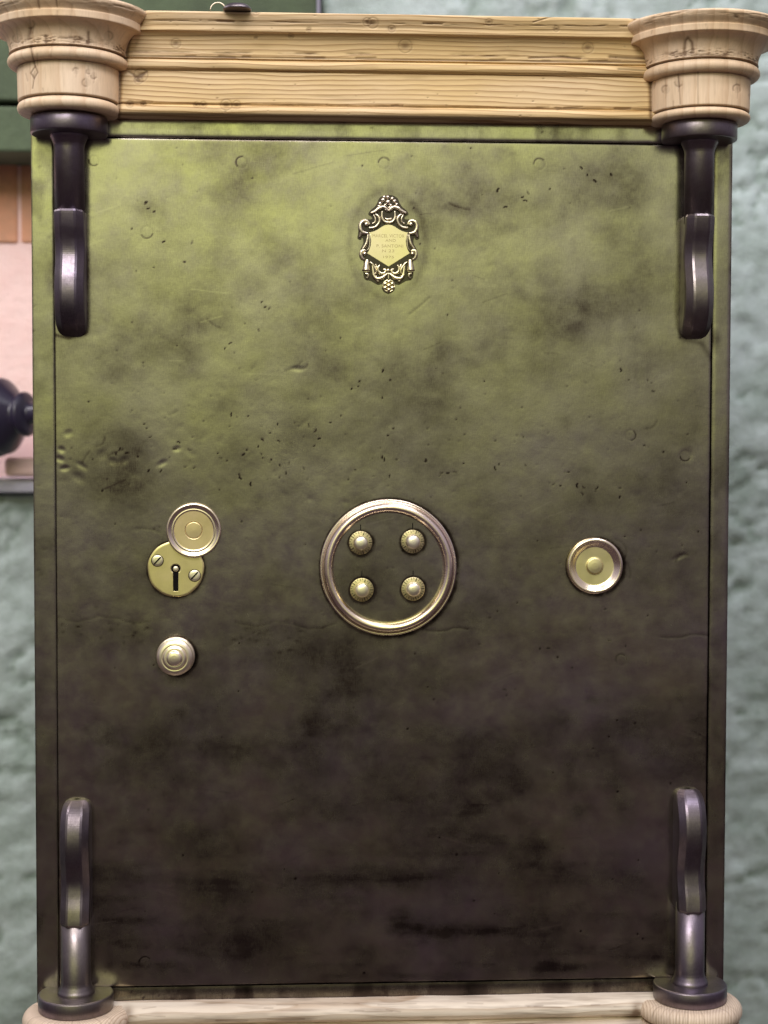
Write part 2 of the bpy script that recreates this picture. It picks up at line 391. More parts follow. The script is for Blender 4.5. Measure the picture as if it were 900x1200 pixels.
    for x, y, a, L in ((345,430,-.5,22),(538,243,.3,24),(492,358,-.7,30),(250,380,.6,18),(765,500,-.6,16),(797,650,-.5,16),(203,484,-.4,10),(355,432,-.3,14),(175,620,.2,26),(120,520,-.8,14),(100,535,-1,16),(135,530,-.4,18),(733,640,1.1,24),(738,668,1.4,18)):
        gouge(x, y, L, a, 2.0, .42, .28)
    for x, y, rx, ry, s in ((72,527,4,3,1.6),(70,538,5,3,1.4),(76,549,5,3,1.6),(132,541,6,4,1.2),(96,546,7,3,1.2),(120,533,5,6,1.1),(145,540,6,4,1.2),(190,543,6,3,1.2),(207,526,4,3,1.2),(350,432,8,3,.9),(805,533,8,7,.9),(797,652,9,3,1.0),(80,508,5,4,1.0),(92,560,8,5,1.0)):
        blob(dp, px, py, x, y, rx, ry, s, rng.uniform(-.6, .6), 3)
    # the old crease across the plate
    for x0, x1, s in ((68,165,.45),(165,200,.2),(275,345,.4),(345,400,.5),(500,548,.8),(548,775,.12),(775,832,.9)):
        pts = [(x, 735+3*sin(x*.09)+(x-450)*.028+rng.normal()*.9) for x in np.arange(x0, x1+1, 8)]
        stroke(st_, px, py, pts, 1.3, s*.55); stroke(dp, px, py, pts, 2.0, s*.4)
    for k in range(40): blob(st_, px, py, 68+rng.rand()*110, 738+rng.normal()*9, rng.uniform(1, 5), rng.uniform(1, 2.5), rng.uniform(.1, .45))
    for k in range(30): blob(st_, px, py, 270+rng.rand()*90, 742+rng.normal()*8, rng.uniform(1, 5), rng.uniform(1, 2.5), rng.uniform(.1, .4))
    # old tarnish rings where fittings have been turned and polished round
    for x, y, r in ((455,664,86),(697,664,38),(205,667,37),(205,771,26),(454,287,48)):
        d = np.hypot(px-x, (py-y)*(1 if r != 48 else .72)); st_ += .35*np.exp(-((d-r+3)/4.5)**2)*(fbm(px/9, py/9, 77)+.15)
    for x, y, r in ((455,664.5,80.5),(697,663.5,33.5),(206,666,33),(207,768,22.5),(422.5,636,14.5),(483.5,634.5,14.5),(424,691,14.5),(484,690,14.5)):  # contact shadow painted round each fitting, widest at lower right
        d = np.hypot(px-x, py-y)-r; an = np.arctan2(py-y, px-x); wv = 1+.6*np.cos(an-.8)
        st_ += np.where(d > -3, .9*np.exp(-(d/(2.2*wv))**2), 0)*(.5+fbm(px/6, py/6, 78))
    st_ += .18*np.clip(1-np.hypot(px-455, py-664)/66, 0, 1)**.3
    for hx, hy0, hy1 in ((102.5,165,388),(60.5,165,388),(797,170,395),(839,170,395)):  # contact shade painted on the door beside and under the upper straps
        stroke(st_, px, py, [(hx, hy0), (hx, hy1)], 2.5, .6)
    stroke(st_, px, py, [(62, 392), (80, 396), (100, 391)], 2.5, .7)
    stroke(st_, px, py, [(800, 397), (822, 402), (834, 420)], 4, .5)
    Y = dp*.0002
    e = np.minimum(np.minimum(X+W/2-gap, W/2-gap-X), np.minimum(Z+H/2-gap, H/2-gap-Z)); Y += .0002*np.exp(-e/.0010); st_ += .6*np.exp(-(e/.0008)**2)  # door border painted darker to mute the lamp highlight on its edge
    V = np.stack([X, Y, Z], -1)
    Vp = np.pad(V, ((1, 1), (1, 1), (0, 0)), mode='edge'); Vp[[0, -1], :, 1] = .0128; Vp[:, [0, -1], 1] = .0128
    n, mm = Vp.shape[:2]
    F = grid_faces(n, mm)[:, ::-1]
    me = mesh_np(Vp, F); attr(me, 'stain_shade', np.clip(np.pad(st_, 1, mode='edge'), -.3, 1.6)); return me
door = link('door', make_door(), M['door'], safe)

def strip(x0, x1, z0, z1, name='frame_strip', darken=0):
    nx = max(3, int((x1-x0)/.002)); nz = max(3, int((z1-z0)/.002))
    xs = np.linspace(x0, x1, nx); zs = np.linspace(z1, z0, nz); q_ = .0001
    xs = np.concatenate([[xs[0], xs[0]+q_], xs[1:-1], [xs[-1]-q_, xs[-1]]]); zs = np.concatenate([[zs[0], zs[0]-q_], zs[1:-1], [zs[-1]+q_, zs[-1]]])
    X, Z = np.meshgrid(xs, zs)
    px, py = PX(np.stack([X, X*0, Z], -1)); a = np.clip(fbm(px/22, py/40, 5, 5)-.48, 0, 1)*1.6+darken
    dp = (fbm(px/18, py/25, 61, 3)-.5)*.9
    for k in range(int(nx*nz/900)+4):
        x, y = rng.uniform(px.min(), px.max()), rng.uniform(py.min(), py.max()); blob(a, px, py, x, y, rng.uniform(1, 2), 1.2, rng.uniform(.3, .8)); blob(dp, px, py, x, y, 1.5, 1.5, .5)
    e = np.minimum(np.minimum(X-x0, x1-X), np.minimum(Z-z0, z1-Z))
    V = np.stack([X, dp*.0002+.0005*np.exp(-e/.0013), Z], -1)
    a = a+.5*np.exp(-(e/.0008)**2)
    Vp = np.pad(V, ((1, 1), (1, 1), (0, 0)), mode='edge'); Vp[[0, -1], :, 1] = .0126; Vp[:, [0, -1], 1] = .0126
    me = mesh_np(Vp, grid_faces(*Vp.shape[:2])[:, ::-1]); attr(me, 'stain_shade', np.pad(a, 1, mode='edge'))
    return link(name, me, M['frame'], safe)
strip(XL, -W/2-.0002, ZB, ZT); strip(W/2+.0012, XR, ZB, ZT)
strip(-W/2+.0005, W/2-.0005, H/2+.0012, ZT); strip(-W/2+.0005, W/2-.0005, ZB, -H/2-.0012, darken=.75)  # bottom strip painted darker to hide the bright reflection of the pine base

# ---------------------------------------------------------------- hinges
AX = .020                                                  # axis stands 20 mm proud
def strap_mesh(sg):
    """bent eight-sided iron strap; local origin at its collar end; sg=-1 hangs down, +1 stands up"""
    t = np.array([0, .003, .018, .034, .048, .062, .078, .094, .110, .124, .134, .1415])
    d = np.array([.0374, .0386, .0360, .0305, .0288, .0315, .0362, .0380, .0360, .0300, .0212, .0085])
    tt = np.linspace(0, t[-1], 60); q = catmull(np.stack([t, d], 1), 12); dd = np.interp(tt, q[:, 0], q[:, 1])
    w = np.interp(tt, [0, .0015, .004, .06, .122, .130, .136, .1395, .1415], [.0160, .0168, .0171, .0171, .0171, .0167, .0155, .0130, .0095])
    rows = []
    for a, b_, c in zip(tt, dd, w):
        ch = min(.0095, b_*.5)
        rows.append([(-c, .004), (-c, -(b_-ch)), (-c*.50, -b_), (c*.50, -b_), (c, -(b_-ch)), (c, .004)])
    V = []
    for (a, rw) in zip(tt, rows):
        for x, y in rw: V.append((x, y, sg*a))
    # round the arrises a little by bevelling through duplicated columns
    V = np.array(V).reshape(60, 6, 3)
    out = []
    for j in range(6):
        if j in (1, 2, 3, 4):
            for f in (-1, 1):
                out.append(V[:, j]+(V[:, j+f]-V[:, j])*.10)
        else: out.append(V[:, j])
    V = np.stack(out, 1); n, m_ = V.shape[:2]
    F = grid_faces(n, m_); F = F if sg > 0 else F[:, ::-1]
    Vf = V.reshape(-1, 3).tolist(); T = []
    for row in (0, n-1):
        c = V[row].mean(0).tolist(); Vf.append(c); k = len(Vf)-1
        for j in range(m_-1): T.append((k, row*m_+j, row*m_+j+1) if (row == 0) == (sg < 0) else (k, row*m_+j+1, row*m_+j))
    return mesh_np(np.array(Vf), F, T, smooth=False)
def hinge(cx_px, disc_px, rows, upper, src=None):
    """rows: collar far edge row, collar near edge row, strap end row (px)"""
    pass
def pin_mesh(z0, z1, flare):
    s = 1 if z1 > z0 else -1
    pr = [(.0215, z0), (.0215, z0+s*.002), (.0198, z0+s*.005), (.0178, z0+s*.010)]+[(.0172, z0+s*.014)]
    pr = smooth_profile(pr, .001, 2).tolist()+[(.0172, z1), (.0001, z1)]
    if s < 0: pr = pr[::-1]
    V, F = lathe(pr, 64); return mesh_np(V, F)
def collar_mesh(h):
    pr = [(.0005, 0)]+[(.0415, 0), (.0428, .0006), (.0434, .0018), (.0434, h-.0018), (.0428, h-.0006), (.0415, h), (.0005, h)]
    V, F = lathe(pr, 96); me = mesh_np(V, F)
    me.polygons.foreach_set('use_smooth', [3 <= (i//96)+1 <= 4 for i in range(len(me.polygons))]); return me
def place_hinge(px_axis, row_c0, row_c1, row_step, sg, strapm=None):
    """row_c0/row_c1 : rows of collar outer / inner face at its front rim; sg -1 upper"""
    yf = -AX-.0434
    zc0 = P(px_axis, row_c0, yf)[2]; zc1 = P(px_axis, row_c1, yf)[2]
    x = P(px_axis, (row_c1+row_step)/2, -AX)[0]; zs = P(px_axis, row_step, -.040)[2]
    o = link('hinge_strap', strap_mesh(sg), M['hook'], safe, (x, 0, zs))
    xc = P(px_axis, row_c1, -AX)[0]
    lo, hi = min(zc0, zc1), max(zc0, zc1)
    link('collar', collar_mesh(hi-lo), M['hook'], o, (xc, -AX, lo))
    link('pin', pin_mesh(0, zs-zc1+sg*.010, True), M['hook'], o, (x, -AX, zc1))
    return x, zc0, zc1
XA, zcu, _ = place_hinge(81, 129.5, 150.5, 244, -1)
XB, _, _ = place_hinge(819.5, 137.5, 158, 250, -1)
XA2, zcl, _ = place_hinge(89, 1197, 1178, 1088, 1)
XB2, _, _ = place_hinge(808.5, 1185, 1166, 1072, 1)

# ---------------------------------------------------------------- pine cornice and capitals
def row_z(row, y, px=450): return P(px, row, y)[2]
YF = -.022                                                 # frieze plane
zz = {r: row_z(r, y) for r, y in ((138, -.026), (125, -.024), (85, -.026), (70, -.036), (36, -.052), (28, -.055), (10.4, -.066))}
b0, b1, fr1, bd1, cv1, fl1, tp = [zz[k] for k in (138, 125, 85, 70, 36, 28, 10.4)]
prof = [(.03, b0), (-.020, b0)]+arc(-.0205, (b0+b1)/2, .0065, (b1-b0)/2-.0004, 270, 90, 10)[::1]
prof = [(.03, b0), (-.0195, b0)]+[(-.0195-.0070*sin(R(a)), (b0+b1)/2-(b1-b0)/2*cos(R(a))) for a in range(0, 181, 15)]
prof += [(YF+.0012, b1+.0004), (YF, b1+.0012), (YF-.0005, fr1-.0012), (YF+.0006, fr1)]
prof += [(YF-.001-.0050*sin(R(a)), (fr1+bd1)/2-(bd1-fr1)/2*cos(R(a))) for a in range(0, 181, 15)]
prof += [(YF-.004, bd1+.0006), (YF-.008, bd1+.0012)]
prof += [(-.030-.0195*(1-cos(R(a))), bd1+.0014+(cv1-bd1-.0014)*sin(R(a))) for a in range(0, 91, 8)]
prof += [(-.0535, cv1+.0002), (-.0545, fl1-.0004), (-.0550, fl1)]
prof += [(-.0560-.0085*sin(R(a))**1.3, fl1+.0008+(tp-fl1-.003)*a/90) for a in range(0, 91, 8)]
prof += [(-.0650, tp-.0015), (-.0635, tp), (.03, tp+.001)]
prof = [(YF+(y-YF)*.52 if (z > bd1 and y < YF) else y, z) for y, z in prof]
def paint_wood(px, py, kind, rs):
    a = np.zeros_like(px)
    if kind == 'rail':
        sl = (px-450)*.0128
        y0 = py-sl
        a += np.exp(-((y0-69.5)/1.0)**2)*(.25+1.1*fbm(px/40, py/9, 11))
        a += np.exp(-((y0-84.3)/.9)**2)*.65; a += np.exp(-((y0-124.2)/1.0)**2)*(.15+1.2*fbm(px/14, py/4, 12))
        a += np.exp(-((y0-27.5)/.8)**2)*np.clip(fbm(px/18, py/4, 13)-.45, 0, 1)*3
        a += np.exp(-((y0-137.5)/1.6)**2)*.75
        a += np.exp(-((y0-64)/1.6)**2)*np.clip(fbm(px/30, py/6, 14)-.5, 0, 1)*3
        for x, y, r in ((206,51,3.5),(475,54,5),(689,56,4),(341,42,2.0),(300,14,2.5),(165,88,5),(162,94,3),(238,123,2.5),(265,123,4),(277,123,3),(230,123,2),(152,122,2.5),(168,122,2),(430,26,3),(437,27,4),
                        (459,34,2.5),(573,26,2.5),(362,35,1.6),(652,34,2),(300,44,1.2)):
            blob(a, px, py, x, y, r*1.25, r*.8, .8); ring(a, px, py, x, y, r*1.6, .7, .35)
        stroke(a, px, py, [(151, 84), (161, 91), (172, 84)], 1.5, .7)
        stroke(a, px, py, [(620, 68), (660, 66.5), (680, 69)], 1.2, .8); stroke(a, px, py, [(715, 67), (757, 69)], 2.0, .8); stroke(a, px, py, [(725, 81), (757, 83)], 1.4, .7)
        stroke(a, px, py, [(625, 26), (645, 20), (660, 17)], .8, .8)
        for k in range(26): x = rs.uniform(150, 755); y = rs.choice([123.5, 68.5, 27])+(x-450)*.0128; stroke(a, px, py, [(x, y), (x+rs.uniform(4, 26), y+rs.normal()*.5)], rs.uniform(.7, 1.3), rs.uniform(.3, .8))
        for k in range(60): blob(a, px, py, rs.uniform(150, 755), rs.uniform(15, 136), rs.uniform(.7, 1.4), .8, rs.uniform(.2, .7))
        for k in range(14): x = rs.uniform(150, 740); y = rs.uniform(20, 130); blob(a, px, py, x, y, rs.uniform(10, 30), rs.uniform(1, 3), .22)
        for jn in ([(171,4),(165,28),(153,43),(149,60),(147,76),(141,84),(140.5,110),(139,138)], [(741,12),(746,32),(757,45),(758,66),(762,84),(763,138)]): stroke(a, px, py, jn, 2.2, 1.0)
    return a
def wood_rail(prof, x0, x1, m, kind, name, parent, flip=False):
    p = smooth_profile(prof, .0008, 1); n = len(p); k = int((x1-x0)/.0011)
    xs = np.linspace(x0, x1, k)
    V = np.zeros((n, k, 3)); V[..., 0] = xs[None]; V[..., 1] = p[:, 0][:, None]; V[..., 2] = p[:, 1][:, None]
    V[..., 2] += .0006*(fbm(V[..., 0]*6+9, V[..., 2]*3, 88, 2)-.5); V[..., 1] += .0006*(fbm(V[..., 0]*14, V[..., 2]*60, 89, 3)-.5)
    px, py = PX(V); a = paint_wood(px, py, kind, np.random.RandomState(5)) if kind else np.zeros_like(px)
    if kind == 'base':
        pass
    V[..., 1] += np.clip(a, 0, 1)*.0009
    me = mesh_np(V, grid_faces(n, k)); attr(me, 'stain_shade', np.clip(a, 0, 1)); return link(name, me, m, parent)
corn = wood_rail(prof, XA+.02, XB-.02, M['wood_x'], 'rail', 'cornice', safe)
# top board that closes the cornice
link('top_board', bbox_mesh(XA-.03, XB+.03, .03, .40, tp-.012, tp+.0012, .002), M['wood_x'], corn)

def cap_mesh(xc, zt_rows, name, knots, base=False):
    rel = lambda z: z
    rd = .0570
    z0, z1, z2, z3, z4, z5, z6 = zt_rows     # bottom astragal, drum bottom, drum top, bead top, cove top, fillet top, top
    pr = [(.01, z0), (rd-.007, z0)]
    pr += [(rd-.0065+.0070*sin(R(a)), (z0+z1)/2-(z1-z0)/2*cos(R(a))) for a in range(0, 181, 12)]
    pr += [(rd-.0022, z1+.0004), (rd-.0004, z1+.0012), (rd+.0004, z2-.0012), (rd-.0002, z2)]
    pr += [(rd+.003+.0080*sin(R(a)), (z2+z3)/2-(z3-z2)/2*cos(R(a))) for a in range(0, 181, 12)]
    pr += [(rd+.007, z3+.0004), (rd+.0098, z3+.0010), (rd+.0095, z3+.0018)]
    pr += [(rd+.0085+.0165*(1-cos(R(a))), z3+.002+(z4-z3-.002)*sin(R(a))) for a in range(0, 91, 6)]
    pr += [(rd+.0275, z4+.0002), (rd+.0285, z5-.0004), (rd+.0275, z5)]
    pr += [(rd+.028+.0085*sin(R(a))**1.2, z5+.0008+(z6-z5-.003)*a/90) for a in range(0, 91, 8)]
    pr += [(rd+.0360, z6-.0012), (rd+.0345, z6), (.01, z6+.0005)]
    p = smooth_profile(pr, .0009, 1)
    V, F = lathe(p, 380); V = V.reshape(len(p), 380, 3)
    th = np.linspace(0, 2*pi, 380, endpoint=False)[None]
    rr = 1+.007*(fbm(np.cos(th)*2+5+V[..., 2]*0, np.sin(th)*2+9+V[..., 2]*16, 90, 3)-.5); V[..., 0] *= rr; V[..., 1] *= rr
    Wd = V+np.array([xc, -AX, 0]); px, py = PX(Wd); a = np.zeros_like(px); front = Wd[..., 1] < -.01
    h = V[..., 2]; an = th*57.3+0*h
    rs = np.random.RandomState(int(abs(xc)*1000)+3)
    a += np.exp(-((h-z1-.0004)/.0009)**2)*.8+np.exp(-((h-z3-.0008)/.0009)**2)*.85+np.exp(-((h-z2)/.0007)**2)*.45
    a += np.exp(-((h-z3-.006)/.004)**2)*np.clip(fbm(an/4, h*900, 15, 4)-.47, 0, 1)*9*np.clip(fbm(an/16+xc, h*40, 17)-.25, 0, 1)*1.6
    a += np.clip(fbm(an/2.5, h*60, 16, 3)-.62, 0, 1)*.6
    a += np.exp(-((h-z6+.004)/.006)**2)*np.clip(fbm(an/9, h*500, 19, 4)-.5, 0, 1)*2.2
    f = np.zeros_like(a)
    for kk in knots:
        if kk[0] == 'k': _, x, y, r = kk; ring(f, px, py, x, y, r, .9, .12, 0, 720); ring(f, px, py, x, y, r, 1.1, .38, int(x*7) % 300, int(x*7) % 300+170); blob(f, px, py, x, y, r*.7, r*.9, .3); stroke(f, px, py, [(x-.5, y-r*2.6), (x, y-r), (x+1, y+r), (x, y+r*2.4)], .7, .25)
        if kk[0] == 'l': stroke(f, px, py, kk[1], kk[2], kk[3])
    for k in range(16): x = rs.uniform(px.min(), px.max()); y = rs.uniform(py.min(), py.max()); stroke(f, px, py, [(x, y), (x+rs.normal(), y+rs.uniform(3, 14))], .8, .35)
    a += f*front
    V[..., :2] *= (1-np.clip(a, 0, 1)*.010)[..., None]
    me = mesh_np(V, F); attr(me, 'stain_shade', np.clip(a, 0, 1)); return me
def cap_rows(pxc, rows):
    ex = [.0490, .0575, .0575, .064, .082, .0855, .0925]
    return [P(pxc, r, -AX-e)[2] for r, e in zip(rows, ex)]
rl = cap_rows(82, (126.5, 110, 69.5, 53, 19.5, 9.5, -8.5))
rr_ = cap_rows(820, (136, 123, 84, 67.5, 35, 25.5, 8.5))
cl_ = link('capital', cap_mesh(XA, rl, 'c', [('k',89,83,3.2),('k',104,84,2.6),('k',110,89,3.4),('k',101,97,4.4),('k',35,28,5),('k',20,45,5),('k',127,42,5),('l',[(36,54),(37,62),(41,78)],1.0,.9),('l',[(41,78),(36,86),(40,92),(44,85),(41,78)],.9,.8),('l',[(40,92),(38,104)],.7,.7),
        ('l',[(45,0),(46,9)],1.2,.8),('l',[(66,0),(67,8)],.9,.7),('l',[(53,42),(54,50)],1.4,.9),('l',[(104,38),(104,50)],1.8,.9),('l',[(70,44),(96,46)],1.6,.5),('l',[(36,34),(33,46)],2.6,.6)]), M['wood_z'], safe, (XA, -AX, 0))
cr_ = link('capital', cap_mesh(XB, rr_, 'c', [('k',780,105,4.4),('k',795,97,4.4),('k',864,104,4.6),('l',[(795,90),(797,122)],.9,.6),('l',[(818,84),(818,122)],.8,.5),('l',[(802,60),(803,48),(806,44),(811,50),(812,60)],1.8,.9),('l',[(780,63),(850,66)],2.2,.55),
        ('l',[(862,19),(864,20)],1.8,.9),('l',[(750,16),(790,12),(850,14)],2.4,.4)]), M['wood_z'], safe, (XB, -AX, 0))

# ---------------------------------------------------------------- pine base
zb = row_z(1172, -.012)
bp = [(.03, zb), (-.008, zb+.0002), (-.018, zb-.0008)]+[(-.0185-.012*sin(R(a)), zb-.011+.0105*cos(R(a))) for a in range(0, 181, 12)]+[(-.0215, zb-.0225), (-.0215, zb-.026), (-.036, zb-.0265), (-.039, zb-.030), (-.041, zb-.075), (-.055, zb-.085), (-.055, zb-.16), (.03, zb-.16)]
def base_rail():
    p = smooth_profile(bp[::-1], .0010, 1); n = len(p); x0, x1 = XA2+.02, XB2-.02; k = int((x1-x0)/.0016); xs = np.linspace(x0, x1, k)
    V = np.zeros((n, k, 3)); V[..., 0] = xs[None]; V[..., 1] = p[:, 0][:, None]; V[..., 2] = p[:, 1][:, None]
    V[..., 2] += .0010*(fbm(V[..., 0]*22+9, V[..., 1]*9, 88, 3)-.5)
    px, py = PX(V); a = np.clip(fbm(px/50, py/4, 71, 4)-.5, 0, 1)*1.6
    for x, y, rx, ry, s in ((150,1186,6,7,.8),(146,1195,9,5,.6),(746,1186,5,7,.9),(740,1192,9,6,.6),(748,1176,8,4,.5)): blob(a, px, py, x, y, rx, ry, s)
    for k_ in range(26): x = rng.uniform(150, 745); y = 1175+rng.rand()*30; stroke(a, px, py, [(x, y), (x+rng.uniform(6, 50), y+rng.normal())], rng.uniform(.6, 1.2), .35)
    me = mesh_np(V, grid_faces(n, k)); attr(me, 'stain_shade', np.clip(a, 0, 1)); return link('base_moulding', me, M['wood_pale'], safe)
base_rail()
def ped_mesh(xc, zt):
    rd = .0585
    pr = [(.01, zt), (rd-.006, zt)]+[(rd-.007+.0105*sin(R(a)), zt-.011+.011*cos(R(a))) for a in range(6, 175, 12)]+[(rd-.002, zt-.0225), (rd, zt-.024), (rd+.001, zt-.062), (rd+.010, zt-.066), (rd+.012, zt-.075), (rd+.024, zt-.09), (rd+.026, zt-.16), (.01, zt-.16)]
    pr = pr[::-1]; p = smooth_profile(pr, .0012, 1); V, F = lathe(p, 300); V = V.reshape(len(p), 300, 3)
    th = np.degrees(np.linspace(0, 2*pi, 300, endpoint=False))[None]+0*V[..., 2]
    a = np.clip(fbm(th/1.6, V[..., 2]*50, 33, 3)-.5, 0, 1)*1.5+np.exp(-((V[..., 2]-zt+.0225)/.0009)**2)*.6
    V[..., :2] *= (1-.006*fbm(th/1.6, V[..., 2]*80, 34, 3))[..., None]
    me = mesh_np(V, F); attr(me, 'stain_shade', np.clip(a, 0, 1)); return me
zpl = P(88, 1197, -AX-.0434)[2]; zpr = P(808, 1185, -AX-.0434)[2]
link('pedestal', ped_mesh(XA2, zpl), M['wood_palez'], safe, (XA2, -AX, 0))
link('pedestal', ped_mesh(XB2, zpr), M['wood_palez'], safe, (XB2, -AX, 0))
link('plinth', bbox_mesh(XL+.01, XR-.01, .025, .40, zb-.158, zb-.002, .002), M['wood_pale'], safe)

# ---------------------------------------------------------------- fittings (heights h point out of the door)
def fitting(name, prof, px, py, m, parent, h=0, seg=72, rnd=1, step=.0004):
    V, F = lathe(smooth_profile(prof, step, rnd), seg, 'y')
    V = V[:, :]; me = mesh_np(V, F[:, ::-1]); c = P(px, py, -h); return link(name, me, m, parent, (c[0], -h, c[2]))
k = .001
def K(*a): return [(r*k, h*k) for r, h in a]
# the big ring
rp = K((80.5, -.5), (80.5, 1.6), (79.6, 2.6), (78.6, 2.7), (78.0, 2.5))+[(.0708+.0060*cos(R(a)), .0035+.0085*sin(R(a))) for a in range(8, 175, 11)]+K((64.7, 2.0), (64.6, -.5))
fitting('handle_ring', rp, 455, 665, M['copper'], safe, 0, 180)
# dials
def dial_ring(seed):
    rs = np.random.RandomState(seed); mb = MB()
    V, F = lathe(smooth_profile(K((13.9, -.3), (13.9, .9), (13.5, 1.5), (9.5, 2.3), (8.2, 2.4), (3, 2.4)), .0004, 1), 72, 'y'); mb.add(V, F[:, ::-1], mi=0)
    for j in range(25):
        a = 2*pi*j/25+rs.normal()*.02; L = (9.6, 13.4) if j % 5 == 0 else (11.4, 13.4)
        hw = .00028 if j % 5 else .00042
        c, s = cos(a), sin(a)
        def pt(r, o): hh = (2.3-(r-9.5)*.8/4.6)*k+.00012; return (r*k*c-o*s, -hh, r*k*s+o*c)
        mb.add([pt(L[0], -hw), pt(L[1], -hw), pt(L[1], hw), pt(L[0], hw)], [(0, 1, 2, 3)], mi=1)
        if j % 2:      # worn numerals as short cross strokes
            r_ = 10.6; w_ = .0007
            mb.add([pt(r_, -w_), pt(r_+.45, -w_), pt(r_+.45, w_), pt(r_, w_)], [(0, 1, 2, 3)], mi=1)
    return mb.mesh()
dk = [(a_*1.02, b_) for a_, b_ in K((8.4, 2.0), (8.4, 3.2), (7.4, 4.2), (6.6, 5.0), (6.6, 7.0), (7.6, 8.2), (8.1, 9.6), (8.0, 11.0), (7.2, 12.4), (5.4, 13.6), (3.0, 14.2), (.01, 14.4))]
for i, (x, y) in enumerate(((422.5, 636.0), (483.5, 634.5), (424, 691.0), (484, 690.0))):
    c = P(x, y, 0); d = link('dial', dial_ring(i), [M['dull'], M['black']], safe, (c[0], 0, c[2]))
    if i == 0: V, F = lathe(smooth_profile(dk, .0004, 1), 56, 'y'); km = mesh_np(V, F[:, ::-1]); im = bbox_mesh(-.00045, .00045, -.0006, .0008, .0150, .0215, 0)
    o = bpy.data.objects.new('knob', km); COL.objects.link(o); adopt(o, d, (c[0], 0, c[2]))
    if i == 0: km.materials.append(M['knob']); im.materials.append(M['black'])
    o = bpy.data.objects.new('index_mark', im); COL.objects.link(o); adopt(o, d, (c[0], 0, c[2]))
# keyhole plate with its hole cut through
def key_plate():
    n = 96; t = np.linspace(0, 2*pi, n, endpoint=False)
    # inner loop: keyhole outline sampled by angle about its centre
    def key_r(a):
        dx, dz = cos(a), sin(a); best = .0052
        if dz < 0:
            r1 = .0031/max(abs(dx), 1e-6); r2 = .0262/(-dz); r = min(r1, r2); best = max(best, r)
        return best
    t2 = np.concatenate([np.linspace(-pi/2-.16, -pi/2+.16, 16, endpoint=False), np.linspace(-pi/2+.16, 3*pi/2-.16, 128, endpoint=False)])
    inn = np.array([[key_r(a)*cos(a), key_r(a)*sin(a)] for a in t2])
    def outr(a, R0):   # outer circle seen from the keyhole centre (offset), a little irregular
        return R0
    loops = []
    for rr0, h in ((.0330, -.0003), (.0330, .0012), (.0326, .0018), (.0316, .0022)):
        ir = 1+.008*np.sin(t2*5+1)+.006*np.sin(t2*9)
        loops.append(np.stack([rr0*ir*np.cos(t2), np.full(len(t2), -h), rr0*ir*np.sin(t2)], 1))
    for f in (.93, .75, .5, .25, .05):
        q = loops[3]*[1, 1, 1]; q = np.stack([q[:, 0]*f+inn[:, 0]*(1-f), q[:, 1], q[:, 2]*f+inn[:, 1]*(1-f)], 1); loops.append(q)
    loops.append(np.stack([inn[:, 0], np.full(len(t2), -.0022), inn[:, 1]], 1))
    loops.append(np.stack([inn[:, 0], np.full(len(t2), .0004), inn[:, 1]], 1))
    V = np.array(loops); mb = MB(); mb.add(V, grid_faces(len(loops), len(t2), True)[:, ::-1], mi=0)
    # floor of the hole
    kf = np.vstack([[0, -.0008, 0], np.stack([inn[:, 0]*1.03, np.full(len(t2), -.0008), inn[:, 1]*1.03], 1)]); nn = len(t2)
    mb.add(kf, None, [(0, 1+(j+1) % nn, 1+j) for j in range(nn)], mi=1)
    me = mb.mesh()
    co = np.zeros(len(me.vertices)*3, np.float32); me.vertices.foreach_get('co', co); return me
c = P(206, 666.5, 0); kp = link('keyhole_plate', key_plate(), [M['brass'], M['black']], safe, (c[0], 0, c[2]))
fitting('key_pin', K((3.3, -.2), (3.3, 1.2), (2.8, 1.8), (1.6, 2.2), (.01, 2.3)), 206, 666.5, M['knob'], kp, .0003, 32)
def screw():
    mb = MB(); pr = smooth_profile(K((6.7, 0), (6.7, .5), (6.2, 1.0), (4, 1.5), (.01, 1.7)), .0004, 1); V, F = lathe(pr, 40, 'y'); mb.add(V, F[:, ::-1], mi=0)
    a = R(47); c, s = cos(a), sin(a)
    def q(u, v, h): return (u*c-v*s, -h, u*s+v*c)
    L, w = .0058, .00085
    top = [q(-L, -w, .0015), q(-L*.4, -w, .00185), q(L*.4, -w, .00185), q(L, -w, .0015), q(L, w, .0015), q(L*.4, w, .00185), q(-L*.4, w, .00185), q(-L, w, .0015)]
    mb.add(top, [(0, 1, 6, 7), (1, 2, 5, 6), (2, 3, 4, 5)], mi=1)
    V, F, T = tube([q(0, 0, -.001), q(0, 0, .0002)], .0074, 32); mb.add(V, F, T, mi=1)
    return mb.mesh()
sm = screw(); sm.materials.append(M['knob']); sm.materials.append(M['black'])
for x, y in ((184.5, 657), (228, 674.5)):
    c = P(x, y, -.0022); o = bpy.data.objects.new('screw', sm); COL.objects.link(o); adopt(o, kp, (c[0], -.0021, c[2]))
